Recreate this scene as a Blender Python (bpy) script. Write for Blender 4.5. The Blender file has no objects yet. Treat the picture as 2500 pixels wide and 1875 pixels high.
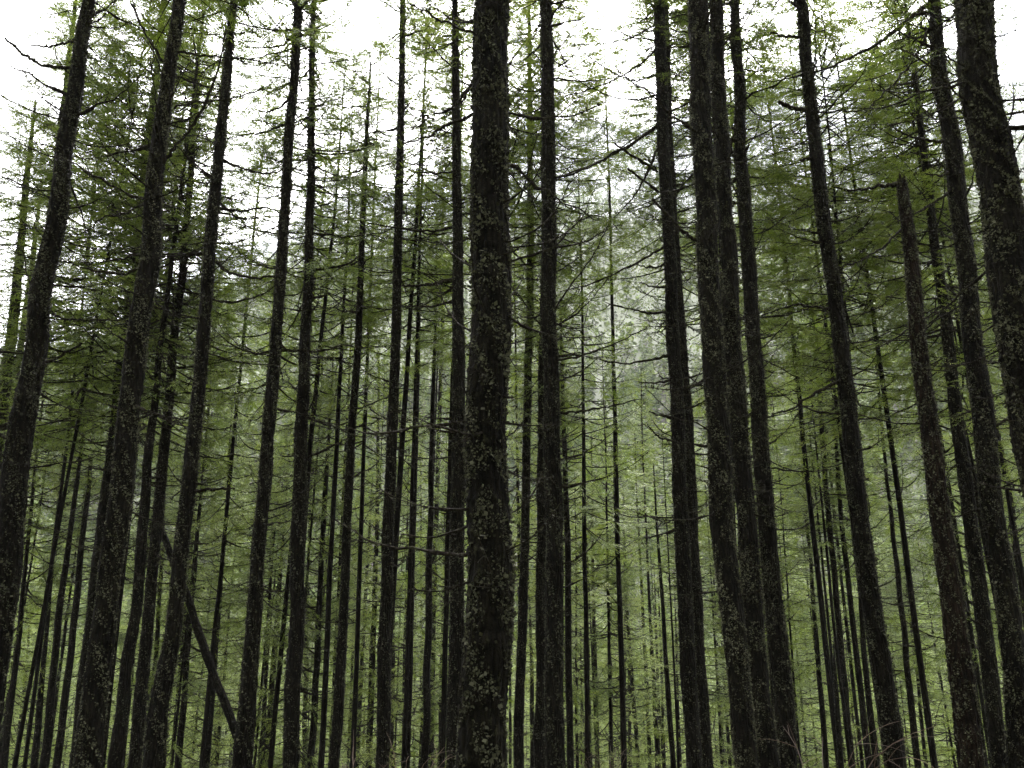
import bpy, math, random
import numpy as np
from mathutils import Vector, Matrix

rng = np.random.default_rng(7)
random.seed(7)
SC = bpy.context.scene
COL = SC.collection
PI = math.pi

# ------------------------------------------------------------------ camera model
F = 2022.0                 # focal length in pixels of the 2500 px wide frame
TH = math.radians(15.7)    # upward pitch
EYE = 1.6
CT, ST = math.cos(TH), math.sin(TH)

def unproj(x, y, Y):
    """point seen at (x, y) on the vertical plane at distance Y, and its depth"""
    r = (x - 1250.0) / F
    u = (937.5 - y) / F
    s = Y / (CT - u * ST)
    return np.array([r * s, Y, EYE + s * (ST + u * CT)]), s

def gz(x, y):
    """height of the ground"""
    x = np.asarray(x, float); y = np.asarray(y, float)
    d = np.clip(y - 2.5, 0, None)
    z = -0.45 * np.where(d < 3, d * d / 6.0, d - 1.5)
    k = 40.0
    floor = -0.45 * (k - 1.5)
    z = np.where(d > k, floor - 6.75 * (1 - np.exp(-np.clip(d - k, 0, None) / 15.0)), z)
    z = z + np.where(y < 0, -y * 0.22, 0)
    z = z + 0.25 * np.sin(x * 0.31 + 1.3) * np.sin(y * 0.27) * np.clip(np.abs(y) / 10, 0, 1)
    return z

# ------------------------------------------------------------------ mesh helpers
class Geo:
    def __init__(self):
        self.V = []; self.Q = []; self.M = []; self.T = []; self.n = 0
    def add(self, V, Q, mat=0, tint=None):
        V = np.asarray(V, np.float32).reshape(-1, 3); Q = np.asarray(Q, np.int32).reshape(-1, 4)
        self.V.append(V); self.Q.append(Q + self.n)
        self.M.append(np.full(len(Q), mat, np.int32))
        if tint is None: tint = np.full(len(V), 0.5, np.float32)
        self.T.append(np.asarray(tint, np.float32)); self.n += len(V)
    def arrays(self):
        return (np.concatenate(self.V), np.concatenate(self.Q), np.concatenate(self.M), np.concatenate(self.T))
    def mesh(self, name, mats, smooth=False):
        V, Q, M, T = self.arrays()
        return mesh_from(name, V, Q, M, T, mats, smooth)

def mesh_from(name, V, Q, M, T, mats, smooth=False):
    me = bpy.data.meshes.new(name)
    me.vertices.add(len(V)); me.vertices.foreach_set('co', V.astype(np.float32).ravel())
    me.loops.add(Q.size); me.loops.foreach_set('vertex_index', Q.astype(np.int32).ravel())
    me.polygons.add(len(Q)); me.polygons.foreach_set('loop_start', np.arange(0, Q.size, 4, dtype=np.int32))
    for m in mats: me.materials.append(m)
    me.polygons.foreach_set('material_index', M.astype(np.int32))
    if smooth: me.polygons.foreach_set('use_smooth', np.ones(len(Q), bool))
    a = me.attributes.new('tint', 'FLOAT', 'POINT'); a.data.foreach_set('value', T.astype(np.float32))
    me.update(calc_edges=True); me.validate()
    return me

def frames(P):
    P = np.asarray(P, float)
    t = np.gradient(P, axis=0); t /= (np.linalg.norm(t, axis=1, keepdims=True) + 1e-9)
    ref = np.where(np.abs(t[:, 2:3]) > 0.8, np.array([[1., 0, 0]]), np.array([[0, 0, 1.]]))
    if np.any(np.abs(t[:, 2]) > 0.8) and np.any(np.abs(t[:, 2]) <= 0.8):
        ref = np.tile(np.array([[0.3, 0.9, 0.2]]), (len(P), 1))
    a = np.cross(t, ref); a /= (np.linalg.norm(a, axis=1, keepdims=True) + 1e-9)
    b = np.cross(t, a)
    return t, a, b

def tube(g, P, R, k=4, mat=0, tint=None, jitter=0.0, cap=True):
    P = np.asarray(P, float); R = np.asarray(R, float); n = len(P)
    t, a, b = frames(P)
    an = np.arange(k) * 2 * PI / k
    rr = R[:, None] * (1 + (jitter * rng.uniform(-1, 1, (n, k)) if jitter else 0))
    V = P[:, None, :] + rr[:, :, None] * (np.cos(an)[None, :, None] * a[:, None, :] + np.sin(an)[None, :, None] * b[:, None, :])
    i = np.arange(n - 1)[:, None] * k; j = np.arange(k)[None, :]; j2 = (j + 1) % k
    Q = np.stack([i + j, i + j2, i + k + j2, i + k + j], -1).reshape(-1, 4)
    V = V.reshape(-1, 3)
    if cap:
        V = np.vstack([V, P[-1] + t[-1] * R[-1] * .6]); c = n * k
        e = (n - 1) * k
        if k % 2 == 0:
            Qc = [[e + m, e + (m + 1) % k, e + (m + 2) % k, c] for m in range(0, k, 2)]
            Q = np.vstack([Q, np.array(Qc)])
    g.add(V, Q, mat, None if tint is None else np.full(len(V), tint))

def blades(g, B, D, S, L, W, mat, tint):
    """diamond blades: base B, direction D, side S, length L, width W"""
    B = np.asarray(B); n = len(B)
    L = L[:, None]; W = W[:, None]
    v = np.stack([B, B + D * L * .45 + S * W * .5, B + D * L, B + D * L * .45 - S * W * .5], 1)
    g.add(v.reshape(-1, 3), np.arange(n * 4).reshape(-1, 4), mat, np.repeat(tint, 4))

def norm(v):
    return v / (np.linalg.norm(v, axis=-1, keepdims=True) + 1e-9)

# ------------------------------------------------------------------ materials
def newmat(name):
    m = bpy.data.materials.new(name); m.use_nodes = True
    nt = m.node_tree; nt.nodes.clear()
    out = nt.nodes.new('ShaderNodeOutputMaterial')
    return m, nt, out

def N(nt, typ, **kw):
    n = nt.nodes.new(typ)
    for k, v in kw.items():
        if k.startswith('i_'):
            n.inputs[k[2:].replace('_', ' ')].default_value = v
        else: setattr(n, k, v)
    return n

def ramp(nt, src, stops):
    r = nt.nodes.new('ShaderNodeValToRGB')
    el = r.color_ramp.elements
    while len(el) < len(stops): el.new(0.5)
    for e, (p, c) in zip(el, stops):
        e.position = p; e.color = (*c, 1) if len(c) == 3 else c
    nt.links.new(src, r.inputs[0]); return r

def mixrgb(nt, f, a, b):
    m = nt.nodes.new('ShaderNodeMix'); m.data_type = 'RGBA'
    for s, v in ((0, f), (6, a), (7, b)):
        if isinstance(v, bpy.types.NodeSocket): nt.links.new(v, m.inputs[s])
        else: m.inputs[s].default_value = v
    return m.outputs[2]

def bark_material(name, dark, mid, lich, amount, scale=1.0):
    m, nt, out = newmat(name)
    tc = N(nt, 'ShaderNodeTexCoord')
    mp = N(nt, 'ShaderNodeMapping'); mp.inputs['Scale'].default_value = (scale * 14, scale * 14, scale * 3.0)
    nt.links.new(tc.outputs['Object'], mp.inputs[0])
    fis = N(nt, 'ShaderNodeTexVoronoi', feature='F1'); fis.inputs['Scale'].default_value = 1.6
    nt.links.new(mp.outputs[0], fis.inputs['Vector'])
    ns = N(nt, 'ShaderNodeTexNoise'); ns.inputs['Scale'].default_value = 9 * scale; ns.inputs['Detail'].default_value = 8; ns.inputs['Roughness'].default_value = .7
    nt.links.new(tc.outputs['Object'], ns.inputs['Vector'])
    base = ramp(nt, fis.outputs['Distance'], [(0.1, mid), (0.75, dark)])
    lm = ramp(nt, ns.outputs[0], [(0.62 - amount, (0, 0, 0)), (0.70 - amount * .6, (1, 1, 1))])
    c = mixrgb(nt, lm.outputs[0], base.outputs[0], (*lich, 1))
    n2 = N(nt, 'ShaderNodeTexNoise'); n2.inputs['Scale'].default_value = 1.3; n2.inputs['Detail'].default_value = 3
    nt.links.new(tc.outputs['Object'], n2.inputs['Vector'])
    r2 = ramp(nt, n2.outputs[0], [(0.35, (0.45, 0.42, 0.40)), (0.7, (1.15, 1.15, 1.05))])
    mu = nt.nodes.new('ShaderNodeMix'); mu.data_type = 'RGBA'; mu.blend_type = 'MULTIPLY'; mu.inputs[0].default_value = 1
    nt.links.new(c, mu.inputs[6]); nt.links.new(r2.outputs[0], mu.inputs[7])
    bs = N(nt, 'ShaderNodeBsdfPrincipled'); bs.inputs['Roughness'].default_value = .9
    bs.inputs['Specular IOR Level'].default_value = .05
    nt.links.new(mu.outputs[2], bs.inputs['Base Color'])
    hs = N(nt, 'ShaderNodeMath', operation='ADD'); nt.links.new(ns.outputs[0], hs.inputs[0])
    inv = N(nt, 'ShaderNodeMath', operation='MULTIPLY'); inv.inputs[1].default_value = -1.0
    nt.links.new(fis.outputs['Distance'], inv.inputs[0]); nt.links.new(inv.outputs[0], hs.inputs[1])
    bp = N(nt, 'ShaderNodeBump'); bp.inputs['Strength'].default_value = 1.; bp.inputs['Distance'].default_value = .05
    nt.links.new(hs.outputs[0], bp.inputs['Height']); nt.links.new(bp.outputs[0], bs.inputs['Normal'])
    nt.links.new(bs.outputs[0], out.inputs[0])
    return m

def leaf_material(name, stops, trans=.35, rough=.6):
    m, nt, out = newmat(name)
    at = N(nt, 'ShaderNodeAttribute', attribute_name='tint')
    oi = N(nt, 'ShaderNodeObjectInfo')
    ad = N(nt, 'ShaderNodeMath', operation='MULTIPLY_ADD'); ad.inputs[1].default_value = .35
    nt.links.new(oi.outputs['Random'], ad.inputs[0])
    sc = N(nt, 'ShaderNodeMath', operation='MULTIPLY'); sc.inputs[1].default_value = .65
    nt.links.new(at.outputs['Fac'], sc.inputs[0]); nt.links.new(sc.outputs[0], ad.inputs[2])
    r = ramp(nt, ad.outputs[0], stops)
    bs = N(nt, 'ShaderNodeBsdfPrincipled'); bs.inputs['Roughness'].default_value = rough
    bs.inputs['Specular IOR Level'].default_value = .25
    nt.links.new(r.outputs[0], bs.inputs['Base Color'])
    if trans > 0:
        tr = N(nt, 'ShaderNodeBsdfTranslucent'); nt.links.new(r.outputs[0], tr.inputs[0])
        mx = N(nt, 'ShaderNodeMixShader'); mx.inputs[0].default_value = trans
        nt.links.new(bs.outputs[0], mx.inputs[1]); nt.links.new(tr.outputs[0], mx.inputs[2])
        nt.links.new(mx.outputs[0], out.inputs[0])
    else: nt.links.new(bs.outputs[0], out.inputs[0])
    return m

BARK = bark_material('mossy_bark', (0.003, 0.0026, 0.002), (0.010, 0.0085, 0.0062), (0.021, 0.021, 0.012), 0.05)
BARK_RUST = bark_material('rusty_bark', (0.005, 0.0036, 0.0028), (0.018, 0.012, 0.009), (0.05, 0.05, 0.03), 0.03)
TWIG = bark_material('twig_bark', (0.010, 0.008, 0.006), (0.022, 0.018, 0.013), (0.035, 0.037, 0.021), 0.10)
LICHEN = leaf_material('grey_green_lichen', [(0.0, (0.018, 0.019, 0.010)), (0.5, (0.048, 0.049, 0.027)), (.85, (0.08, 0.08, 0.048)), (1, (0.14, 0.135, 0.09))], 0.1, .9)
MOSS = leaf_material('dark_moss', [(0.0, (0.007, 0.007, 0.003)), (0.5, (0.018, 0.018, 0.008)), (1, (0.042, 0.040, 0.017))], 0.1, .95)
NEEDLE = leaf_material('fir_needles', [(0.0, (0.026, 0.040, 0.005)), (0.35, (0.068, 0.103, 0.011)), (0.7, (0.125, 0.170, 0.018)), (1, (0.185, 0.22, 0.035))], 0.25)
SHRUB = leaf_material('bare_red_twigs', [(0.0, (0.025, 0.014, 0.009)), (0.6, (0.055, 0.032, 0.021)), (1, (0.11, 0.075, 0.045))], 0)

# ------------------------------------------------------------------ branch templates (run along +X)
def live_branch(L, seed, full=1.0, lod=1):
    r = np.random.default_rng(seed)
    g = Geo()
    n = 8
    t = np.linspace(0, 1, n)
    sag = r.uniform(.10, .24); rise = r.uniform(.10, .26)
    P = np.stack([L * t, .07 * L * np.sin(t * r.uniform(2, 4) + r.uniform(0, 6)) * t, L * (-sag * 1.6 * t + (sag * .9 + rise) * t ** 2)], 1)
    rad = np.linspace(.011 + .0045 * L, .003, n)
    tube(g, P, rad, 4 if lod == 1 else 3, 0, .3, .15, cap=False)
    step = .062 if lod == 1 else .15
    ss = np.arange((.16 if L < 1.2 else .30) * L, L, step)
    side = 1
    Bs, Ds, Ss, Ls, Ws, Ts = [], [], [], [], [], []
    for s in ss:
        tt = s / L
        if r.uniform() > full * (.45 + .9 * tt): continue
        side = -side if r.uniform() < .85 else side
        b = np.array([np.interp(tt, t, P[:, i]) for i in range(3)])
        b2 = np.array([np.interp(min(tt + .03, 1), t, P[:, i]) for i in range(3)])
        tg = norm(b2 - b + np.array([1e-4, 0, 0]))
        a = math.radians(r.uniform(38, 72))
        sd = np.array([-tg[1], tg[0], 0]); sd = norm(sd) * side
        d = norm(tg * math.cos(a) + sd * math.sin(a) + np.array([0, 0, r.uniform(-.42, .10)]))
        l2 = (.12 + .46 * L ** .7 * (1 - tt) ** .75 * min(1, tt * 3 + .3)) * r.uniform(.55, 1.15)
        dr = r.uniform(.05, .5)
        m = 4
        q = np.linspace(0, 1, m)
        Q = b + np.outer(q * l2, d) + np.outer(-dr * l2 * q ** 2, [0, 0, 1])
        tube(g, Q, np.linspace(.004, .0016, m), 3, 0, .3, cap=False)
        st = .0145 if lod == 1 else .075
        k = max(3, int(l2 / st))
        u = (np.arange(k) + r.uniform(.2, .8, k)) / k
        u = u[u > .08]
        if r.uniform() > full: u = u[u > r.uniform(.3, .8)]
        if len(u) == 0: continue
        bb = b + np.outer(u * l2, d) + np.outer(-dr * l2 * u ** 2, [0, 0, 1])
        pl = norm(np.cross(d, [0, 0, 1.]) + r.normal(0, .25, (len(u), 3)))
        sg = np.where(np.arange(len(u)) % 2 == 0, 1., -1.)[:, None]
        fw = r.uniform(.5, 1.2, (len(u), 1))
        dd = norm(d * fw + pl * sg * .9 + np.array([0, 0, 1]) * r.uniform(-.5, .12, (len(u), 1)))
        sl = norm(np.cross(dd, norm(r.normal(0, 1, (len(u), 3)) * .4 + [0, 0, 1])))
        ln = (r.uniform(.05, .165, len(u)) * (1.15 - .5 * u)) * (1 if lod == 1 else 1.9)
        wd = r.uniform(.009, .022, len(u)) * (1 if lod == 1 else 3.)
        Bs.append(bb); Ds.append(dd); Ss.append(sl); Ls.append(ln); Ws.append(wd)
        Ts.append(np.clip(r.normal(.5, .16) + r.normal(0, .12, len(u)) + .15 * tt, 0, 1))
        # the tip
        Bs.append(bb[-1:]); Ds.append(d[None]); Ss.append(sl[-1:]); Ls.append(np.array([.12])); Ws.append(np.array([.022])); Ts.append(np.array([.75]))
    if Bs:
        blades(g, np.concatenate(Bs), np.concatenate(Ds), np.concatenate(Ss), np.concatenate(Ls), np.concatenate(Ws), 1, np.concatenate(Ts))
    return g.arrays()

def dead_branch(L, seed, mossy=1.0, sprig=0.15):
    r = np.random.default_rng(seed)
    g = Geo()
    n = max(7, int(L / .12))
    t = np.linspace(0, 1, n)
    sag = r.uniform(.10, .35); rise = r.uniform(.15, .5)
    w = np.cumsum(r.normal(0, .012, n)) * L; w2 = np.cumsum(r.normal(0, .010, n)) * L
    P = np.stack([L * t, .10 * L * np.sin(t * 2.5 + r.uniform(0, 6)) * t + w, L * (-sag * t + rise * t ** 2.2) + w2], 1)
    P -= P[0]
    R = np.linspace(.010 + .0055 * L, .003, n) * (1 + .5 * np.maximum(r.normal(0, .7, n), -.5))
    tube(g, P, np.maximum(R, .003), 5, 0, .4, .25, cap=False)
    for _ in range(int(3 + L * r.uniform(4, 8))):
        tt = r.uniform(.15, .98)
        b = np.array([np.interp(tt, t, P[:, i]) for i in range(3)])
        a = r.uniform(.5, 1.2) * r.choice([-1, 1])
        d = norm(np.array([math.cos(a), math.sin(a), r.uniform(-.5, .45)]))
        l = r.uniform(.08, .38) * (1.2 - tt * .6) * min(1, L)
        q = np.linspace(0, 1, 4)
        Q = b + np.outer(q * l, d) + np.outer(r.uniform(-.25, .3) * l * q ** 2, [0, 0, 1])
        tube(g, Q, np.linspace(.006, .002, 4), 3, 0, .4, .2, cap=False)
        if r.uniform() < sprig:
            k = 10; u = np.linspace(.3, 1, k)
            bb = b + np.outer(u * l, d)
            dd = norm(d + r.normal(0, .6, (k, 3))); sl = norm(np.cross(dd, r.normal(0, 1, (k, 3))))
            blades(g, bb, dd, sl, r.uniform(.04, .10, k), r.uniform(.012, .02, k), 2, np.clip(r.normal(.5, .2, k), 0, 1))
    k = int(26 * L * mossy)
    if k:
        u = r.uniform(.02, 1, k) ** 1.2
        bb = np.stack([np.interp(u, t, P[:, i]) for i in range(3)], 1) + r.normal(0, .008, (k, 3))
        dd = norm(r.normal(0, 1, (k, 3)) + [0, 0, -.3]); sl = norm(np.cross(dd, r.normal(0, 1, (k, 3))))
        blades(g, bb, dd, sl, r.uniform(.02, .065, k), r.uniform(.015, .035, k), 1, np.clip(r.normal(.4, .25, k), 0, 1))
    return g.arrays()

LIVE = {}
for L in (.5, .9, 1.4, 1.9, 2.5, 3.1):
    LIVE[L] = [live_branch(L, 100 + int(L * 10) + i * 37, full=1.0 if i < 3 else .55) for i in range(5)]
LIVE_LOW = {L: [live_branch(L, 900 + int(L * 10) + i, lod=2) for i in range(2)] for L in (.9, 1.9, 2.8)}
DEADT = [dead_branch(L, 300 + i, 1.0, .0) for i, L in enumerate((.16, .4, .55, .7, .9, 1.1, 1.3, 1.6, 1.9, 2.3, 1.0, 1.5))]
DEADL = (.16, .4, .55, .7, .9, 1.1, 1.3, 1.6, 1.9, 2.3, 1.0, 1.5)

def place(g, T, pos, az, el, roll=0., s=1., dt=0., matmap=None):
    V, Q, M, tn = T
    ca, sa, ce, se = math.cos(az), math.sin(az), math.cos(el), math.sin(el)
    cr, sr = math.cos(roll), math.sin(roll)
    Rr = np.array([[1, 0, 0], [0, cr, -sr], [0, sr, cr]])
    Re = np.array([[ce, 0, -se], [0, 1, 0], [se, 0, ce]])
    Ra = np.array([[ca, -sa, 0], [sa, ca, 0], [0, 0, 1]])
    W = (V * s) @ (Ra @ Re @ Rr).T + pos
    g.V.append(W.astype(np.float32)); g.Q.append(Q + g.n)
    g.M.append(M if matmap is None else matmap[M]); g.T.append(np.clip(tn + dt, 0, 1)); g.n += len(W)

def pick(lib, L):
    k = min(lib, key=lambda q: abs(q - L)); return k, lib[k]

def crown_geo(H, R, seed, per_m=8.0, full=1.0, lib=LIVE, shape=.65, base_sparse=.5):
    """living crown, origin at its lowest branch, tip at height H"""
    r = np.random.default_rng(seed)
    g = Geo()
    z = 0.; az = r.uniform(0, 6)
    left = 0; zc = 0.; droop = 0.
    while zc < H - .15:
        u = zc / H
        if left <= 0:
            gap = r.uniform(.32, .62) * (1 - .45 * u)
            zc += gap
            dens = per_m * (base_sparse + (1 - base_sparse) * min(1, u / .3))
            left = max(2, int(dens * gap * r.uniform(.6, 1.35))); droop = r.normal(0, 4)
        left -= 1
        z = zc + r.normal(0, .05) if r.uniform() < .8 else zc - r.uniform(0, .35)
        z = min(max(z, 0), H - .05)
        u = min(z / H, 1)
        Lw = R * (1 - u) ** shape * (0.75 + .25 * min(1, u / .2)) * r.uniform(.55, 1.15) * (1 + .25 * math.sin(3 * az + z)) + .22
        az += 2.4 + r.normal(0, .5)
        el = math.radians(-14 + 42 * u + droop + r.normal(0, 5))
        k, lst = pick(lib, Lw)
        n = len(lst)
        i = r.integers(0, n) if (u > .25 or n < 5) else r.integers(2, 5)
        place(g, lst[i], np.array([0, 0, z]), az, el, r.normal(0, .3), Lw / k if .6 < Lw / k < 1.5 else 1., r.normal(0, .10))
    return g

CROWNS = []      # (mesh, height, radius)
specs = [(16, 2.9, 9.5), (14, 2.7, 9.5), (12, 2.5, 10), (10, 2.2, 10), (17, 3.3, 8), (14, 3.1, 7), (12, 2.1, 7), (9, 1.8, 10), (15, 2.4, 10), (11, 2.9, 8), (7, 1.5, 10), (13, 2.3, 5)]
for i, (H, R, pm) in enumerate(specs):
    g = crown_geo(H, R, 40 + i, pm * 1.45)
    CROWNS.append((g.mesh('crown', [TWIG, NEEDLE]), H, R))
DEADM = []
for T, L in zip(DEADT, DEADL):
    DEADM.append((mesh_from('dead_branch', T[0], T[1], T[2], T[3], [TWIG, MOSS, NEEDLE]), L))

# ------------------------------------------------------------------ objects
def ob(name, me, parent=None, loc=(0, 0, 0), rot=(0, 0, 0), scale=(1, 1, 1)):
    o = bpy.data.objects.new(name, me); COL.objects.link(o)
    o.location = loc; o.rotation_euler = rot; o.scale = scale
    if parent: o.parent = parent
    return o

def tag(o, label, cat, group=None, kind=None):
    o['label'] = label
    o['category'] = cat
    if group: o['group'] = group
    if kind: o['kind'] = kind
    return o

def noise1(r, k=5):
    f = r.uniform(.5, 3.5, k); p = r.uniform(0, 6, k); a = r.uniform(.3, 1, k) / k
    return lambda z: sum(a[i] * np.sin(f[i] * z + p[i]) for i in range(k))

def trunk_mesh(P, R, seed, near, dz, flakes, mats, zvis, twigs=0, broken=False):
    """trunk along path P (world-local), radii R; flakes per square metre; zvis = (low, high) range worth detail"""
    r = np.random.default_rng(seed)
    z0, z1 = P[0, 2], P[-1, 2]
    zs = [z0]
    while zs[-1] < z1:
        z = zs[-1]
        zs.append(z + (dz if zvis[0] - .5 < z < zvis[1] + .5 else max(dz, .45)))
    zs[-1] = z1
    zs = np.array(zs)
    C = np.stack([np.interp(zs, P[:, 2], P[:, 0]), np.interp(zs, P[:, 2], P[:, 1]), zs], 1)
    # soften the kinks of the path
    rad = np.interp(zs, P[:, 2], R)
    nx, ny = noise1(r), noise1(r)
    C[:, 0] += .42 * rad * nx(zs * .8); C[:, 1] += .42 * rad * ny(zs * .8)
    sw = noise1(r, 6); rad = rad * (1 + .07 * sw(zs * 1.7))
    k = near
    an = np.arange(k) * 2 * PI / k
    lob = .035 * np.cos(3 * an[None, :] + zs[:, None] * .15 + r.uniform(0, 6)) + .03 * np.cos(2 * an[None, :] + r.uniform(0, 6))
    rough = r.normal(0, .02, (len(zs), k))
    if k >= 16:
        kn = max(3, int(.35 / dz)); fur = r.normal(0, 1, (len(zs) + kn, k))
        cs_ = np.cumsum(fur, 0); fur = (cs_[kn:] - cs_[:-kn]) / math.sqrt(kn)
        rough = rough + .042 * np.clip(fur[:len(zs)], -1.6, 1.4)
    ring = .07 * (r.uniform(0, 1, len(zs)) < .12)[:, None]
    rr = rad[:, None] * (1 + lob + rough + ring)
    if broken: rr[-1] *= .75
    V = np.stack([C[:, None, 0] + rr * np.cos(an), C[:, None, 1] + rr * np.sin(an), np.repeat(zs[:, None], k, 1)], -1)
    if broken: V[-1, :, 2] += r.uniform(-.35, .15, k); V[-2, :, 2] -= .2
    i = np.arange(len(zs) - 1)[:, None] * k; j = np.arange(k)[None, :]; j2 = (j + 1) % k
    Q = np.stack([i + j, i + j2, i + k + j2, i + k + j], -1).reshape(-1, 4)
    g = Geo(); g.add(V.reshape(-1, 3), Q, 0)
    e = (len(zs) - 1) * k
    cc = np.append(C[-1][:2], V[-1, :, 2].mean() - (.15 if broken else -.01))
    capV = np.vstack([V[-1], cc]); g.add(capV, [[m, (m + 1) % k, (m + 2) % k, k] for m in range(0, k, 2)], 0)
    if broken:
        for q in range(9):
            a = r.uniform(0, 6.28); rr_ = rad[-1] * r.uniform(.45, .85); hh_ = r.uniform(.0, .26) * (1 if rad[-1] > .08 else .4)
            b_ = C[-1] + np.array([math.cos(a) * rr_, math.sin(a) * rr_, -.25])
            tp = b_ + np.array([r.normal(0, .03), r.normal(0, .03), hh_ + .15])
            tube(g, np.array([b_, (b_ + tp) / 2, tp]), np.array([.03, .022, .003]) * min(1.2, rad[-1] / .1), 4, 0, .5, .3)
    # lichen and moss tufts
    if flakes:
        lo, hi = max(zvis[0], z0), min(zvis[1], z1)
        area = 2 * PI * np.interp((lo + hi) / 2, zs, rad) * (hi - lo)
        n = int(area * flakes)
        z = r.uniform(lo, hi, n); th = r.uniform(0, 2 * PI, n)
        f1, f2 = noise1(r, 6), noise1(r, 6)
        pat = f1(z * 2.2 + np.cos(th) * 2) + f2(z * 5.3 + np.sin(th) * 3) + f1(th * 3 + z * 9)
        pat = pat * 2.3 - .08; keep = pat + r.normal(0, .3, n) > -.20
        z, th = z[keep], th[keep]; n = len(z)
        rd = np.interp(z, zs, rad) * 1.0
        nr = np.stack([np.cos(th), np.sin(th), np.zeros(n)], 1)
        c = np.stack([np.interp(z, zs, C[:, 0]), np.interp(z, zs, C[:, 1]), z], 1) + nr * (rd * 1.01)[:, None]
        tg = np.stack([-np.sin(th), np.cos(th), np.zeros(n)], 1)
        mixv = r.uniform(0, 2 * PI, n)[:, None]
        up = np.array([0, 0, 1.])
        d = norm((tg * np.cos(mixv) + up * np.sin(mixv)) + nr * r.uniform(.25, 1.6, (n, 1)))
        s = norm(np.cross(d, nr + r.normal(0, .5, (n, 3))))
        sz = r.uniform(.009, .031, n) * np.where(r.uniform(0, 1, n) < .08, 1.8, 1)
        isl = (pat[keep] + r.normal(0, .3, n)) > .22
        for mk, mt in ((isl, 1), (~isl, 2)):
            if mk.sum():
                blades(g, c[mk], d[mk], s[mk], sz[mk] * 1.25, sz[mk], mt, np.clip(r.normal(.45, .22, mk.sum()), 0, 1))
    for _ in range(twigs):
        z = r.uniform(zvis[0], zvis[1])
        q = int(r.choice([0, 1, 2, 3, 4, 5, 10, 6], p=[.14, .16, .16, .14, .12, .12, .08, .08]))
        c = np.array([np.interp(z, zs, C[:, 0]), np.interp(z, zs, C[:, 1]), z])
        place(g, DEADT[q], c, r.uniform(0, 6.28), math.radians(r.normal(4, 14)), r.normal(0, .3), r.uniform(.8, 1.25), 0, np.array([3, 2, 4]))
    me = g.mesh('trunk', mats + [TWIG, NEEDLE])
    # smooth only the bark
    sm = np.zeros(len(me.polygons), bool); sm[:len(Q)] = True
    me.polygons.foreach_set('use_smooth', sm)
    return me

TREES = {}
def est(w):
    D = .45 * (w / 118.0) ** .27
    return D, F * D / (w * .92)

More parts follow.
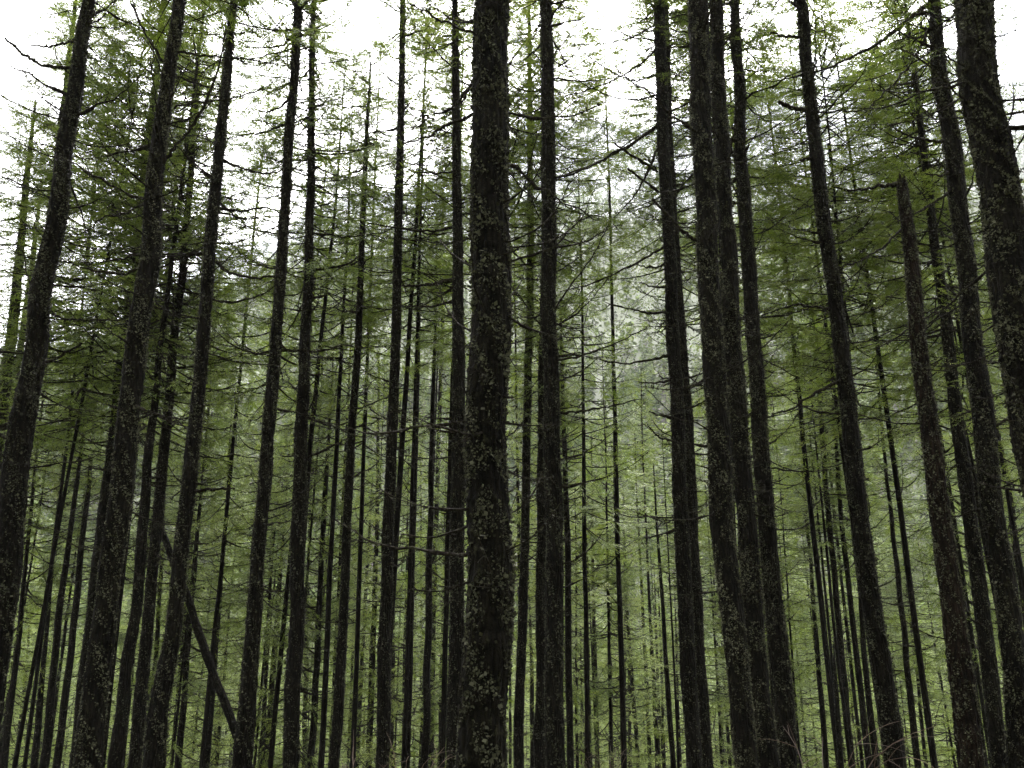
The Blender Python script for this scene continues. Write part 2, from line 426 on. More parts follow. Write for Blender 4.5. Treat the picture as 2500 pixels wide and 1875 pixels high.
def tree(key, label, pts, Y=None, tip=False, cb=None, crown=None, cs=1., nd=None, H=None, group='fir trees with trunks one can follow on the slope',
         name='fir_tree', cat='tree', broken=False, mats=None, flakes=None, lean_free=False, base_ext=True):
    pts = sorted(pts, key=lambda p: -p[1])          # from the lowest up
    wb = max(p[2] for p in pts[:2])
    if Y is None: Y = est(wb)[1]
    seed = abs(hash(key)) % 1 + sum(ord(c) * (i + 3) for i, c in enumerate(key))
    r = np.random.default_rng(seed)
    A = [unproj(x, y, Y) for x, y, w in pts]
    P = [a for a, s in A]; R = [w * s / F / 2 for (x, y, w), (a, s) in zip(pts, A)]
    zlow = P[0][2]
    vis_lo = unproj(1250, 1900, Y)[0][2]; vis_hi = unproj(1250, -30, Y)[0][2]
    gx = P[0][0]; g0 = float(gz(gx, Y)) - .25
    d = (P[0] - P[min(2, len(P) - 1)]); d = d / max(abs(d[2]), .1) * .6
    if lean_free: d = (P[0] - P[1]) / max(abs((P[0] - P[1])[2]), .1)
    if base_ext and P[0][2] > g0 + .3:
        dzb = P[0][2] - g0
        b = P[0] + d * dzb; b[2] = g0
        P = [b, P[0] + d * dzb * .5 + (np.array([0, 0, 0]))] + P
        P[1][2] = (g0 + P[2][2]) / 2
        R = [max(R[0] * 1.35, .05), R[0] * 1.08] + R
    base = P[0].copy()
    if not tip and not broken:
        Ht = (H or (26.5 + r.uniform(-2, 3)))
        ztop = max(g0 + Ht, P[-1][2] + 3.0)
        e = P[-1] - P[-2]; e = e / max(e[2], .2)
        dzt = ztop - P[-1][2]
        P.append(P[-1] + e * dzt * .5 * .8); P[-1][2] = ztop - dzt * .5; R.append(R[-1] * .6)
        P.append(P[-1] + e * dzt * .5 * .6); P[-1][2] = ztop; R.append(.012)
    P = np.array(P); R = np.array(R)
    L = P - base
    zv = (max(vis_lo, P[0][2]) - base[2], min(vis_hi, P[-1][2]) - base[2])
    big = wb >= 24
    k = 48 if wb > 90 else 24 if wb > 40 else 16 if big else 8
    fl = flakes if flakes is not None else (2600 if wb > 90 else 2000 if wb > 40 else 1200 if big else 500)
    root = ob(name, None, None, base)
    tag(root, label, cat, group)
    # live crown
    ztip = L[-1, 2]
    top_h = P[-1][2]
    if cb is None:
        zc = max(ztip * r.uniform(.42, .55), 2)
    else:
        zc = unproj(pts[0][0], cb, Y)[0][2] - base[2]
    hc = ztip - zc
    me = trunk_mesh(L, R, seed, k, .04 if wb > 90 else .06 if wb > 40 else .09 if big else .25, fl, mats or [BARK, LICHEN, MOSS], zv,
                    twigs=0 if (big or broken) else int(np.clip((zc - zv[0]) * 5, 6, 80)), broken=broken)
    ob('trunk', me, root)
    if not broken and crown != 'none':
        if crown is None: crown = int(r.integers(0, len(CROWNS)))
        cme, cH, cR = min(CROWNS, key=lambda c: abs(c[1] - hc)) if abs(CROWNS[crown][1] / hc - 1) > .35 else CROWNS[crown]
        cx = np.interp(zc, L[:, 2], L[:, 0]); cy = np.interp(zc, L[:, 2], L[:, 1])
        tv = Vector(L[-1]) - Vector((cx, cy, zc))
        q = Vector((0, 0, 1)).rotation_difference(tv.normalized())
        rot = (q.to_matrix() @ Matrix.Rotation(r.uniform(0, 6.28), 3, 'Z')).to_euler()
        szr = cs * r.uniform(.9, 1.1)
        ob('crown', cme, root, (cx, cy, zc), rot, (szr, szr, hc / cH))
    TREES[key] = dict(root=root, L=L, R=R, Y=Y, base=base, seed=seed, zv=zv, zc=zc)
    if big and not broken or nd:
        n = nd if nd is not None else int(np.clip((zv[1] - zv[0]) * 4.6, 20, 90))
        for q in range(n):
            z = r.uniform(zv[0] + (zv[1] - zv[0]) * .18, zv[1])
            hi = (z - zv[0]) / (zv[1] - zv[0])
            probs = np.array([2.2 - 1.6 * hi, 1.8 - hi, 1.2, 1, .5 + hi, .3 + hi, .1 + hi, .05 + .9 * hi, .7 * hi, .5 * hi, .3 + hi, .1 + hi]); probs /= probs.sum()
            i = int(r.choice(len(DEADM), p=probs))
            az = r.uniform(0, 6.28)
            cx = np.interp(z, L[:, 2], L[:, 0]); cy = np.interp(z, L[:, 2], L[:, 1]); rd = np.interp(z, L[:, 2], R)
            s = r.uniform(.8, 1.2)
            ob('dead_branch', DEADM[i][0], root, (cx + math.cos(az) * rd * .7, cy + math.sin(az) * rd * .7, z),
               (r.normal(0, .4), -math.radians(r.normal(2, 14)), az), (s, s, s))
    return root

def limb(key, pts, w0, w1, label=None, dy=-.25, twigs=6, sprig=.1):
    """a limb traced from the photo on a known tree: pts from the trunk outward"""
    T = TREES[key]; r = np.random.default_rng(T['seed'] + len(pts) * 7 + int(pts[0][1]))
    g = Geo()
    P = []; n = len(pts)
    for i, (x, y) in enumerate(pts):
        a, s = unproj(x, y, T['Y'] + dy * i / (n - 1)); P.append(a - T['base'])
    P = np.array(P)
    t = np.linspace(0, 1, n); u = np.linspace(0, 1, max(10, n * 5))
    Q = np.stack([np.interp(u, t, P[:, i]) for i in range(3)], 1)
    for _ in range(3): Q[1:-1] = (Q[:-2] + 2 * Q[1:-1] + Q[2:]) / 4
    Q[1:-1] += r.normal(0, .012, Q[1:-1].shape)
    sc = T['Y'] / F
    R = np.linspace(w0 * 1.15, w1 * 1.1, len(u)) * sc / 2 * (1 + .25 * np.maximum(r.normal(0, .8, len(u)), -.4))
    tube(g, Q, R, 6, 0, .4, .15)
    ax = norm(P[-1] - P[0])
    ln = np.linalg.norm(P[-1] - P[0])
    for _ in range(twigs):
        i = r.integers(3, len(u)); d = norm(ax + r.normal(0, .75, 3)); l = r.uniform(.1, .3) * ln * .6
        q = np.linspace(0, 1, 5)
        B = Q[i] + np.outer(q * l, d) + np.outer(r.uniform(-.3, .2) * l * q ** 2, [0, 0, 1])
        tube(g, B, np.linspace(.007, .002, 5), 3, 0, .4, .2, cap=False)
    k = int(34 * ln)
    ii = r.integers(0, len(u), k)
    dd = norm(r.normal(0, 1, (k, 3)) + [0, 0, -.3]); sl = norm(np.cross(dd, r.normal(0, 1, (k, 3))))
    blades(g, Q[ii] + r.normal(0, .01, (k, 3)), dd, sl, r.uniform(.02, .07, k), r.uniform(.015, .035, k), 1, np.clip(r.normal(.4, .25, k), 0, 1))
    o = ob('dead_branch', g.mesh('dead_branch', [TWIG, MOSS]), T['root'])
    if label: o['label'] = label
    return o

# ------------------------------------------------------------------ the trees one can follow (pixels of the 2500 x 1875 photo: x, y, width)
tree('A1', 'thick mossy trunk leaning right at the far left edge, leaving the frame below', [(213,21,27),(162,359,36),(120,633,44),(99,727,46),(38,1149,55),(10,1450,60)], cb=-80)
tree('A2', 'slim trunk half hidden behind the upper left edge of the thick leftmost trunk', [(178,60,10),(150,295,15),(125,500,17),(98,727,19)], Y=26, cb=520, cs=1.15, crown=4)
tree('A3', 'dark slim trunk between the left frame edge and the thick leftmost trunk', [(66,430,13),(57,530,15),(38,727,22),(10,960,26)], cb=760, crown=0, cs=1.1)
tree('A4', 'thin trunk just left of the thick leftmost trunk, in front of white sky', [(88,560,10),(78,654,13),(60,780,14),(42,900,15)], cb=600, crown=8)
tree('A5', 'broad lichen covered trunk with upswept bare limbs, second thick trunk from the left', [(435,21,27),(418,126,27),(392,316,34),(367,633,44),(333,832,47),(314,1000,48),(291,1225,50),(264,1470,51),(236,1681,57),(215,1850,62)], cb=60)
tree('A6', 'dark slender trunk hugging the left side of the broad lichen covered trunk', [(400,0,10),(375,253,14),(354,380,17),(333,654,21),(291,937,25),(270,1149,28),(253,1259,28),(228,1470,27),(202,1681,28),(186,1850,29)], cb=1080, crown=9, cs=1.0)
tree('A7', 'narrow black trunk with a tapering tip, between the broad lichen trunk and a stout one', [(486,130,3),(483,211,9),(466,422,13),(443,684,17),(422,853,19),(409,1022,21),(390,1210,24),(373,1386,25),(354,1597,28),(333,1808,31)], tip=True, cb=1120, crown=6, cs=1.0)
tree('A8', 'stout trunk leaning right with long bare side branches, standing before the fallen leaning log', [(570,13,16),(553,190,21),(534,380,25),(513,600,28),(498,811,30),(481,1001,31),(458,1200,35),(439,1386,36),(413,1597,40),(384,1808,52)], cb=120, crown=1)
tree('A9', 'straight dark trunk with a kink near the top, foot of the leaning log behind it', [(717,0,17),(728,21,19),(713,253,20),(700,422,22),(688,633,24),(675,811,26),(658,1022,29),(640,1230,31),(629,1386,32),(612,1597,36),(595,1850,46)], cb=160, crown=6)
tree('A10', 'upright greyish trunk with green crown around its top, right beside the kinked dark trunk', [(764,42,11),(759,380,18),(755,633,22),(747,811,26),(736,1064,31),(730,1254,34),(724,1470,36),(715,1681,38),(713,1850,40)], cb=760, crown=1, cs=.85)
tree('A11', 'slim trunk whose bare pointed tip stands against the white sky, left of centre', [(905,150,3),(903,198,4),(897,295,8),(891,422,11),(881,648,14),(876,811,16),(863,1001,19),(850,1225,21),(840,1470,22),(827,1723,26),(815,1871,28)], tip=True, cb=620, crown=11, cs=.8)
tree('A12', 'evenly dark straight trunk between the slim pointed tree and the thick central trunk', [(983,21,13),(981,169,14),(977,380,18),(971,633,21),(967,811,22),(958,1022,25),(950,1225,27),(943,1470,29),(937,1681,32),(935,1850,34)], cb=200, crown=11, cs=.9)
tree('A13', 'trunk standing close behind the left side of the thickest central trunk', [(1110,42,14),(1113,295,19),(1116,549,22),(1119,642,25),(1121,895,29),(1119,1149,32),(1114,1512,34),(1112,1808,38)], cb=200, crown=7)
tree('A14', 'thickest trunk of all, furrowed bark with grey lichen flakes, near the centre', [(1201,21,78),(1199,295,84),(1197,633,90),(1195,895,93),(1190,1225,100),(1188,1512,107),(1182,1808,118)], cb=-300, crown=4)
tree('A15', 'very slim tall trunk right of the thickest central trunk, bowing left at its foot', [(1292,42,7),(1294,295,12),(1295,549,15),(1294,642,16),(1292,853,18),(1285,1064,19),(1283,1217,20),(1277,1470,22),(1270,1681,23),(1266,1850,25)], cb=620, crown=3, cs=.85)
tree('A16', 'sturdy dark trunk with short mossy knobs, first sturdy one right of the thickest trunk', [(1334,21,27),(1338,295,32),(1340,633,36),(1343,895,37),(1349,1149,40),(1355,1470,43),(1357,1850,47)], cb=60, crown=1)
tree('A16b', 'plain trunk showing as a dark strip behind the left edge of the sturdy knobby trunk', [(1326,880,20),(1323,1217,24),(1321,1470,26),(1320,1850,29)], Y=25, cb=1050, crown=3, cs=.85)
tree('A16c', 'grey brown trunk showing along the right edge of the sturdy knobby trunk', [(1372,900,9),(1378,1100,12),(1386,1386,15),(1391,1766,17)], cb=1180, crown=6, cs=.9, Y=30)
tree('A17', 'trunk with many long curved dead limbs, left half of the close pair right of centre', [(1609,0,25),(1617,295,28),(1628,506,29),(1638,675,30),(1646,853,32),(1655,1064,33),(1663,1254,34),(1671,1428,36),(1683,1681,38),(1694,1850,38)], cb=130, crown=11)
tree('A17b', 'smoother trunk behind and right, second half of the close pair right of centre', [(1622,0,17),(1630,295,21),(1640,506,22),(1652,675,23),(1665,853,25),(1680,1064,27),(1688,1254,27),(1697,1428,29),(1711,1681,30),(1724,1850,31)], Y=21.5, cb=150, crown=7)
tree('A18', 'stout lichen speckled trunk, leftmost and thickest of the tight cluster of three', [(1703,21,46),(1712,295,48),(1724,549,49),(1731,675,51),(1741,853,52),(1753,1064,54),(1764,1275,54),(1781,1428,54),(1803,1681,54),(1822,1850,55)], cb=-60, crown=4)
tree('A19', 'middle trunk of the tight cluster of three, wedged between its two neighbours', [(1748,21,30),(1758,295,34),(1773,549,37),(1790,853,40),(1807,1064,43),(1822,1275,45),(1836,1428,48),(1855,1681,50),(1874,1850,52)], cb=-20, crown=8, Y=16.2)
tree('A20', 'slimmest and rightmost trunk of the tight cluster of three, green sprays at its top', [(1794,21,19),(1803,211,25),(1813,422,29),(1826,633,32),(1845,853,34),(1855,1064,37),(1870,1254,40),(1887,1428,43),(1908,1681,47),(1925,1871,48)], Y=18.0, cb=250, crown=11)
tree('A21', 'single leaning trunk with a bent top and short stubs, right of the cluster of three', [(1945,-10,23),(1959,21,25),(1971,169,27),(1988,337,30),(2007,506,31),(2030,660,33),(2054,853,36),(2075,1064,38),(2102,1275,42),(2125,1428,43),(2153,1639,45),(2186,1850,50)], cb=20, crown=11)
tree('S1', 'dead snag with a broken reddish top and one straight side branch', [(2203,437,22),(2216,549,28),(2227,675,32),(2246,853,36),(2271,1064,41),(2293,1235,45),(2326,1470,50),(2351,1681,54),(2368,1850,55)], name='broken_snag', cat='dead tree', broken=True, nd=14, group='standing dead trees', mats=[BARK_RUST, LICHEN, MOSS])
tree('A23', 'long dark trunk with big sweeping limbs at its top, right of the reddish broken snag', [(2279,21,25),(2300,211,34),(2326,380,37),(2347,549,38),(2360,655,40),(2378,853,42),(2404,1064,46),(2429,1275,48),(2454,1428,49),(2478,1639,51),(2490,1850,55)], cb=200, crown=0)
tree('A24', 'massive shaggy lichen covered trunk leaning out of the frame at the right edge', [(2376,21,78),(2397,211,80),(2427,422,84),(2465,654,88),(2490,811,90),(2520,985,92)], Y=9.6, cb=-300, crown=4)
tree('A25', 'brownish trunk seen between the broken snag and the long dark trunk', [(2268,470,17),(2292,675,22),(2309,769,24),(2326,937,27),(2366,1254,32),(2397,1470,34),(2418,1681,36),(2440,1850,37)], cb=1060, crown=5, cs=1.2)
tree('A26', 'thin trunk emerging behind the right side of the broken snag', [(2318,1210,8),(2334,1344,10),(2359,1512,12),(2380,1681,13),(2402,1850,14)], cb=1150)
tree('A27', 'slim dark trunk at the right edge, right of the long dark trunk', [(2405,900,10),(2430,1030,12),(2461,1196,15),(2486,1365,17),(2500,1470,18)], cb=900, crown=3, cs=1.1)
tree('A28', 'slender lichen tufted trunk, tallest between the cluster of three and the bent trunk', [(1974,600,3),(1982,727,6),(1992,853,9),(2005,1022,11),(2016,1191,13),(2039,1428,14),(2058,1639,16),(2077,1850,17)], tip=True, cb=1120, crown=7, cs=.8)
tree('A29', 'thin stem nearest the right side of the cluster of three', [(1938,880,2),(1942,937,4),(1954,1064,6),(1965,1215,8),(1980,1386,9),(1992,1555,11),(2007,1723,13),(2016,1850,14)], tip=True, cb=1330, cs=.75)
tree('A30', 'thin brown trunk just left of the bent leaning trunk', [(2028,900,4),(2035,980,7),(2043,1106,9),(2053,1265,11),(2068,1386,12),(2089,1597,14),(2115,1808,17)], cb=1160, cs=.85)
tree('A31', 'thin trunk half hidden along the left edge of the bent leaning trunk', [(2068,1150,6),(2079,1259,9),(2098,1428,11),(2110,1597,13),(2132,1808,17)], cb=1250, cs=.8)
tree('A32', 'thin straight trunk standing alone right of the bent leaning trunk', [(2136,820,2),(2142,917,5),(2153,1043,7),(2165,1170,8),(2172,1217,9),(2189,1386,12),(2208,1555,14),(2224,1723,15),(2239,1850,17)], tip=True, cb=1300, cs=.8)
tree('A33', 'spindly stem close to the right of the lone thin straight trunk', [(2200,1290,2),(2208,1386,4),(2222,1512,6),(2241,1660,8),(2258,1850,9)], cb=1330, cs=.7, Y=48)
tree('S2', 'bare dark pole with a broken point, rising from the reddish twigs', [(2034,1563,3),(2041,1681,10),(2051,1850,14)], name='broken_snag', cat='dead tree', broken=True, group='standing dead trees', Y=24)
tree('S3', 'thin black dead pole leaning left, beside the close pair right of centre', [(1595,1130,2),(1602,1259,5),(1617,1470,9),(1630,1681,12),(1644,1850,13)], name='dead_pole', cat='dead tree', broken=True, group='standing dead trees', Y=34)
tree('A36', 'left one of two spindly stems at the left foot of the cluster of three', [(1738,1330,3),(1746,1470,5),(1754,1639,6),(1767,1850,8)], cb=1350, cs=.8)
tree('A37', 'right one of two spindly stems at the left foot of the cluster of three', [(1750,1370,3),(1758,1512,5),(1769,1681,7),(1781,1850,9)], cb=1360, cs=.8)
tree('A38', 'spindly stem touching the right edge of the cluster of three', [(1905,1380,3),(1912,1428,4),(1922,1580,6),(1945,1850,8)], cb=1360, cs=.8)
G2 = 'slim far trunks between the big ones'
T2 = lambda k, l, p, **kw: tree(k, l, p, group=G2, **kw)
T2('M1', 'thin pole like trunk midway between the slim pointed tree and the next trunk right', [(903,1280,5),(899,1344,7),(889,1512,8),(876,1766,11),(872,1850,11)], cb=1330, cs=.75)
T2('M2', 'slim black trunk with a hooked drooping top, immediately left of the evenly dark straight trunk', [(921,860,2),(925,895,5),(922,1106,8),(922,1217,9),(914,1470,12),(905,1681,14),(901,1850,14)], tip=True, cb=1040, cs=.6, crown=10)
T2('M3', 'clean straight thin trunk immediately right of the evenly dark straight trunk', [(1024,440,2),(1024,549,5),(1024,727,6),(1021,895,8),(1015,1106,11),(1010,1225,12),(1005,1470,13),(996,1723,17),(992,1850,19)], tip=True, cb=830, crown=7, cs=.75)
T2('M4', 'left one of two thin trunks standing together left of the central trunk', [(1067,520,2),(1065,642,5),(1062,853,9),(1055,1022,11),(1052,1225,13),(1048,1386,16),(1045,1597,18),(1038,1850,19)], tip=True, cb=900, crown=7, cs=.65)
T2('M5', 'right one of two thin trunks standing together left of the central trunk', [(1084,580,2),(1083,684,5),(1078,853,9),(1072,1022,10),(1066,1225,11),(1058,1470,13),(1053,1808,13)], tip=True, cb=900, crown=6, cs=.65)
T2('M6', 'faint thin stem left beside the clean straight thin trunk', [(998,1130,3),(996,1217,4),(994,1386,7),(988,1597,9),(985,1850,11)], cb=1250, cs=.7)
T2('M7', 'spindly stem in the gap between the clean straight trunk and the two thin trunks', [(1027,1180,3),(1028,1259,5),(1029,1555,6),(1028,1808,8)], cb=1320, cs=.7)
T2('M8', 'spindly stem against the right edge of the evenly dark straight trunk', [(963,1280,4),(962,1386,5),(960,1597,8),(957,1850,9)], cb=1340, cs=.7)
T2('M9', 'thin stem between the two thin trunks and the trunk behind the central one', [(1088,1200,4),(1085,1344,6),(1082,1512,8),(1076,1723,11),(1075,1850,12)], cb=1280, cs=.75)
T2('M10', 'hair thin stem right of the clean straight thin trunk near the bottom edge', [(1015,1480,3),(1013,1597,5),(1011,1850,7)], cb=1400, cs=.7)
T2('M11', 'thin stem low between the slim pointed tree and the hooked black trunk', [(868,1380,5),(861,1597,7),(851,1850,9)], cb=1360, cs=.75)
T2('M12', 'pale thin stem against the right edge of the thickest central trunk', [(1243,1380,4),(1245,1597,6),(1246,1850,8)], cb=1380, cs=.75)
T2('M13', 'thin trunk between the bowed slim trunk and the sturdy knobby trunk', [(1287,1340,3),(1291,1428,5),(1298,1597,8),(1300,1723,11),(1300,1850,12)], cb=1350, cs=.75)
T2('M14', 'pale lichen grey thin trunk, leftmost in the row of poles right of the knobby trunk', [(1431,1380,6),(1433,1470,8),(1436,1723,12),(1439,1850,13)], cb=1330, cs=.8)
T2('M15', 'reddish thin pole, second in the row of poles right of the knobby trunk', [(1443,1040,2),(1444,1106,3),(1446,1217,5),(1448,1428,8),(1452,1597,10),(1456,1766,12),(1458,1850,12)], tip=True, cb=1290, cs=.75, mats=[BARK_RUST, LICHEN, MOSS])
T2('M16', 'straight black pole, third in the row of poles right of the knobby trunk', [(1479,980,2),(1479,1064,3),(1481,1259,6),(1486,1470,8),(1490,1681,10),(1492,1850,11)], tip=True, cb=1290, cs=.75)
T2('M17', 'lichen spotted pole, fourth and thickest in the row right of the knobby trunk', [(1497,1030,2),(1498,1106,3),(1503,1302,7),(1513,1512,11),(1519,1681,12),(1524,1850,13)], tip=True, cb=1320, cs=.8)
T2('M18', 'slightly bowed pole just right of the lichen spotted pole', [(1522,1200,2),(1524,1302,4),(1532,1512,7),(1545,1681,10),(1557,1850,10)], tip=True, cb=1350, cs=.7)
T2('M19', 'short visible stem squeezed between the lichen spotted and the bowed pole', [(1534,1500,4),(1536,1681,7),(1538,1850,9)], cb=1370, cs=.7)
T2('M20', 'pole with pointed top left of the long tapering pole with the highest tip', [(1550,1050,2),(1551,1106,2.5),(1555,1217,4),(1564,1386,6),(1572,1555,8),(1583,1766,10),(1586,1850,10)], tip=True, cb=1310, cs=.75)
T2('M21', 'long tapering pole with the highest tip, left of the black leaning dead pole', [(1565,900,2),(1566,980,2.5),(1569,1100,3.5),(1578,1302,5),(1585,1470,7),(1595,1639,10),(1604,1850,11)], tip=True, cb=1240, cs=.75)
T2('M22', 'hair thin stem touching the left side of the black leaning dead pole', [(1600,1470,4),(1604,1597,6),(1608,1850,8)], cb=1390, cs=.7)
T2('M23', 'hair thin stem between the black leaning dead pole and its left companion', [(1610,1500,4),(1614,1597,6),(1621,1850,8)], cb=1400, cs=.7)
T2('M24', 'short thin stem low between the black leaning dead pole and the close pair', [(1652,1600,5),(1655,1723,7),(1660,1850,8)], cb=1400, cs=.7)
T2('M25', 'threadlike stem right next to the sturdy knobby trunk near the bottom edge', [(1399,1600,2.5),(1403,1681,3.5),(1411,1850,5)], cb=1400, cs=.6, Y=60)
G3 = 'slim trunks in the dim left part of the stand'
T3 = lambda k, l, p, **kw: tree(k, l, p, group=G3, **kw)
T3('L1', 'slim trunk with a tall thin top, first right of the leftmost thick trunk', [(215,880,2),(211,980,4),(203,1064,6),(192,1150,9),(181,1225,11),(165,1344,13),(143,1512,16),(127,1681,18),(110,1850,22)], tip=True, cb=1200, cs=.85)
T3('L2', 'slim mossy trunk, second slim one right of the leftmost thick trunk', [(228,1010,5),(224,1106,8),(217,1191,11),(207,1259,13),(190,1428,16),(173,1597,17),(152,1766,19),(141,1850,19)], cb=1180, cs=.9)
T3('L3', 'blurred dim trunk in the bottom left corner', [(58,1420,10),(46,1555,12),(25,1723,16),(13,1850,18)], cb=1380)
T3('L4', 'hair thin dim stem near the bottom left corner', [(75,1480,4),(68,1597,6),(55,1723,9),(40,1850,10)], cb=1350, cs=.8)
T3('L5', 'dim brown trunk left of the slim trunk with a tall thin top', [(122,1450,8),(114,1555,10),(99,1681,14),(86,1850,17)], cb=1380, cs=.85)
T3('L6', 'mossy trunk right of the broad lichen covered one, crown hiding its upper half', [(405,748,11),(390,860,14),(376,1001,17),(359,1140,21),(352,1240,23),(344,1344,24),(329,1512,26),(308,1639,28),(289,1808,33)], cb=1060, crown=2, cs=1.1)
T3('L7', 'black slim trunk just left of the stout trunk before the leaning log', [(398,1290,7),(392,1407,9),(384,1555,11),(376,1681,13),(365,1850,14)], cb=1250, cs=.85)
T3('L8', 'slim trunk crossing just left of the leaning log, beside the stout trunk', [(486,1270,6),(477,1386,9),(464,1512,12),(451,1681,15),(437,1850,18)], cb=1230, cs=.9)
T3('L9', 'thin trunk the leaning log crosses in front of', [(557,1149,5),(553,1238,7),(542,1386,9),(530,1555,11),(519,1681,13),(506,1850,16)], cb=1270, cs=.85)
T3('L10', 'thin dark stem between the leaning log and the trunk that hides its foot', [(577,1270,3),(574,1344,4),(561,1470,5),(549,1639,7),(540,1723,9),(530,1850,11)], cb=1330, cs=.75)
T3('L12', 'hair thin stem close left of the kinked dark trunk', [(590,1290,3),(586,1386,4),(578,1560,6),(570,1723,7),(563,1850,8)], cb=1350, cs=.7)
T3('L13', 'thin trunk right of the kinked dark trunk, left one of two', [(671,1259,5),(662,1344,8),(654,1555,9),(646,1723,11),(641,1850,12)], cb=1290, cs=.8)
T3('L14', 'thin mossy trunk right of the kinked dark trunk, right one of two', [(697,1230,4),(692,1302,6),(679,1470,12),(667,1639,13),(654,1808,14)], cb=1310, cs=.8)
T3('L15', 'knotty slim trunk in the gap between the greyish trunk and the slim pointed tree', [(805,1020,6),(800,1106,9),(793,1196,12),(785,1386,13),(776,1555,15),(768,1723,17),(759,1850,18)], cb=1150, cs=.85)
T3('L16', 'thin stem against the right side of the upright greyish trunk', [(762,1120,5),(757,1217,7),(751,1428,9),(747,1640,11),(743,1850,12)], cb=1250, cs=.8)

# the log that leans across the stand
tree('LOG', 'bare mossy log leaning steeply to the left across the stand, propped against the trunks', [(388,1275,12),(399,1306,16),(424,1375,18),(454,1445,18),(485,1542,21),(523,1652,22),(549,1715,22),(574,1787,23),(606,1875,24)], Y=25, name='leaning_log', cat='fallen trunk', broken=True, nd=7, group='standing dead trees', lean_free=True, flakes=250)
for nm in ('S1', 'S2', 'S3', 'LOG'):
    del TREES[nm]['root']['group']

# limbs traced from the photo
limb('A17', [(1606,308),(1540,355),(1450,402),(1365,430)], 9, 2.5, twigs=10)
limb('A17', [(1612,350),(1590,400),(1573,440),(1545,485),(1500,530)], 8, 2, twigs=6)
limb('A18', [(1712,590),(1690,580),(1650,548),(1620,515),(1593,485)], 9, 6, twigs=2)
limb('A17', [(1606,420),(1575,400),(1530,372),(1500,350)], 6, 5, twigs=3)
limb('A17', [(1607,468),(1570,440),(1533,412)], 6, 5, twigs=3)
limb('A17', [(1606,230),(1560,245),(1500,240),(1440,215),(1375,170)], 5, 1.5, twigs=8)
limb('A17', [(1606,180),(1550,200),(1490,175),(1400,110)], 5, 1.5, twigs=8)
limb('A17', [(1600,60),(1560,85),(1500,105),(1400,110)], 5, 1.5, twigs=6)
limb('A17', [(1604,120),(1560,160),(1510,190),(1450,215),(1380,235)], 5, 1.5, twigs=6)
limb('A17', [(1640,866),(1600,876),(1517,891),(1437,874)], 8, 2, twigs=6)
limb('A17', [(1634,762),(1580,765),(1540,755),(1478,738)], 7, 2, twigs=4)
limb('A17', [(1626,600),(1560,640),(1467,686),(1368,712)], 6, 2, twigs=8)
limb('A17', [(1630,640),(1600,655),(1550,645)], 6, 2, twigs=4)
limb('A17', [(1632,700),(1600,702),(1565,690)], 6, 2, twigs=4)
limb('A17', [(1636,930),(1600,935),(1560,932)], 6, 2, twigs=2)
limb('A17', [(1645,1075),(1610,1070),(1580,1035)], 5, 2, twigs=2)
limb('A17', [(1640,1020),(1610,1015),(1585,1005)], 5, 2, twigs=2)
limb('A23', [(2268,8),(2210,55),(2149,105),(2060,150),(1980,180)], 13, 4, twigs=10)
limb('A23', [(2272,70),(2240,130),(2203,181),(2150,235),(2106,280)], 8, 2, twigs=8)
limb('A23', [(2310,345),(2270,345),(2215,330),(2172,305)], 8, 3, twigs=6)
limb('A23', [(2318,425),(2290,428),(2255,425)], 7, 2, twigs=4)
limb('A23', [(2335,452),(2290,490),(2240,520),(2205,535)], 8, 2, twigs=5)
limb('A5', [(403,158),(380,125),(350,75),(321,10)], 8, 4, twigs=4)
limb('A5', [(397,400),(430,355),(475,305),(520,215),(553,76)], 9, 4, twigs=6)
limb('A5', [(425,125),(480,135),(560,140),(700,160)], 7, 2, twigs=8)
limb('A5', [(425,265),(480,245),(550,245),(620,225),(665,200)], 6, 2, twigs=6)
limb('A5', [(355,650),(300,672),(245,665),(190,650),(150,630)], 7, 2, twigs=8)
limb('A5', [(372,610),(320,625),(255,640),(190,640)], 7, 2, twigs=8)
limb('A1', [(177,167),(105,162),(60,135),(13,93)], 9, 6, twigs=6)
limb('A1', [(190,95),(150,108),(115,115),(75,112)], 7, 3, twigs=6)
limb('A1', [(112,885),(140,875),(170,855),(200,838)], 6, 4, twigs=4)
limb('A1', [(128,765),(160,780),(210,783),(300,780)], 6, 2, twigs=6)
limb('A9', [(722,80),(690,110),(650,118),(603,114)], 7, 2, twigs=5)
limb('A9', [(710,235),(690,262),(650,275),(630,270)], 6, 3, twigs=4)
limb('A9', [(706,300),(660,320),(600,330),(550,338)], 5, 2, twigs=5)
limb('A21', [(1972,268),(1945,266),(1920,258),(1901,248)], 10, 9, twigs=1)
limb('A21', [(1954,90),(1920,90),(1882,80)], 7, 5, twigs=2)
limb('A21', [(1985,385),(1965,388),(1953,392)], 6, 5, twigs=1)
limb('A21', [(2040,760),(2000,750),(1940,742),(1860,770)], 7, 3, twigs=6)
limb('A21', [(2050,930),(1990,960),(1930,1000),(1870,1020)], 8, 3, twigs=8)
limb('S1', [(2195,449),(2150,455),(2110,462),(2068,464)], 10, 4, twigs=6)
limb('S1', [(2200,560),(2150,610),(2090,640),(2040,655)], 6, 2, twigs=6)
limb('A16', [(1356,1010),(1410,1005),(1480,995),(1560,975)], 6, 2, twigs=6)
limb('A16', [(1358,880),(1420,870),(1500,840),(1580,800)], 5, 2, twigs=8)
limb('A16', [(1355,755),(1390,700),(1440,640),(1490,540)], 5, 2, twigs=8)
limb('A13', [(1106,680),(1070,692),(1020,698),(981,697)], 9, 4, twigs=6)
limb('A13', [(1108,735),(1060,748),(1020,750),(980,745)], 7, 2, twigs=6)
limb('A13', [(1104,555),(1060,565),(1000,562),(900,545)], 7, 3, twigs=8)
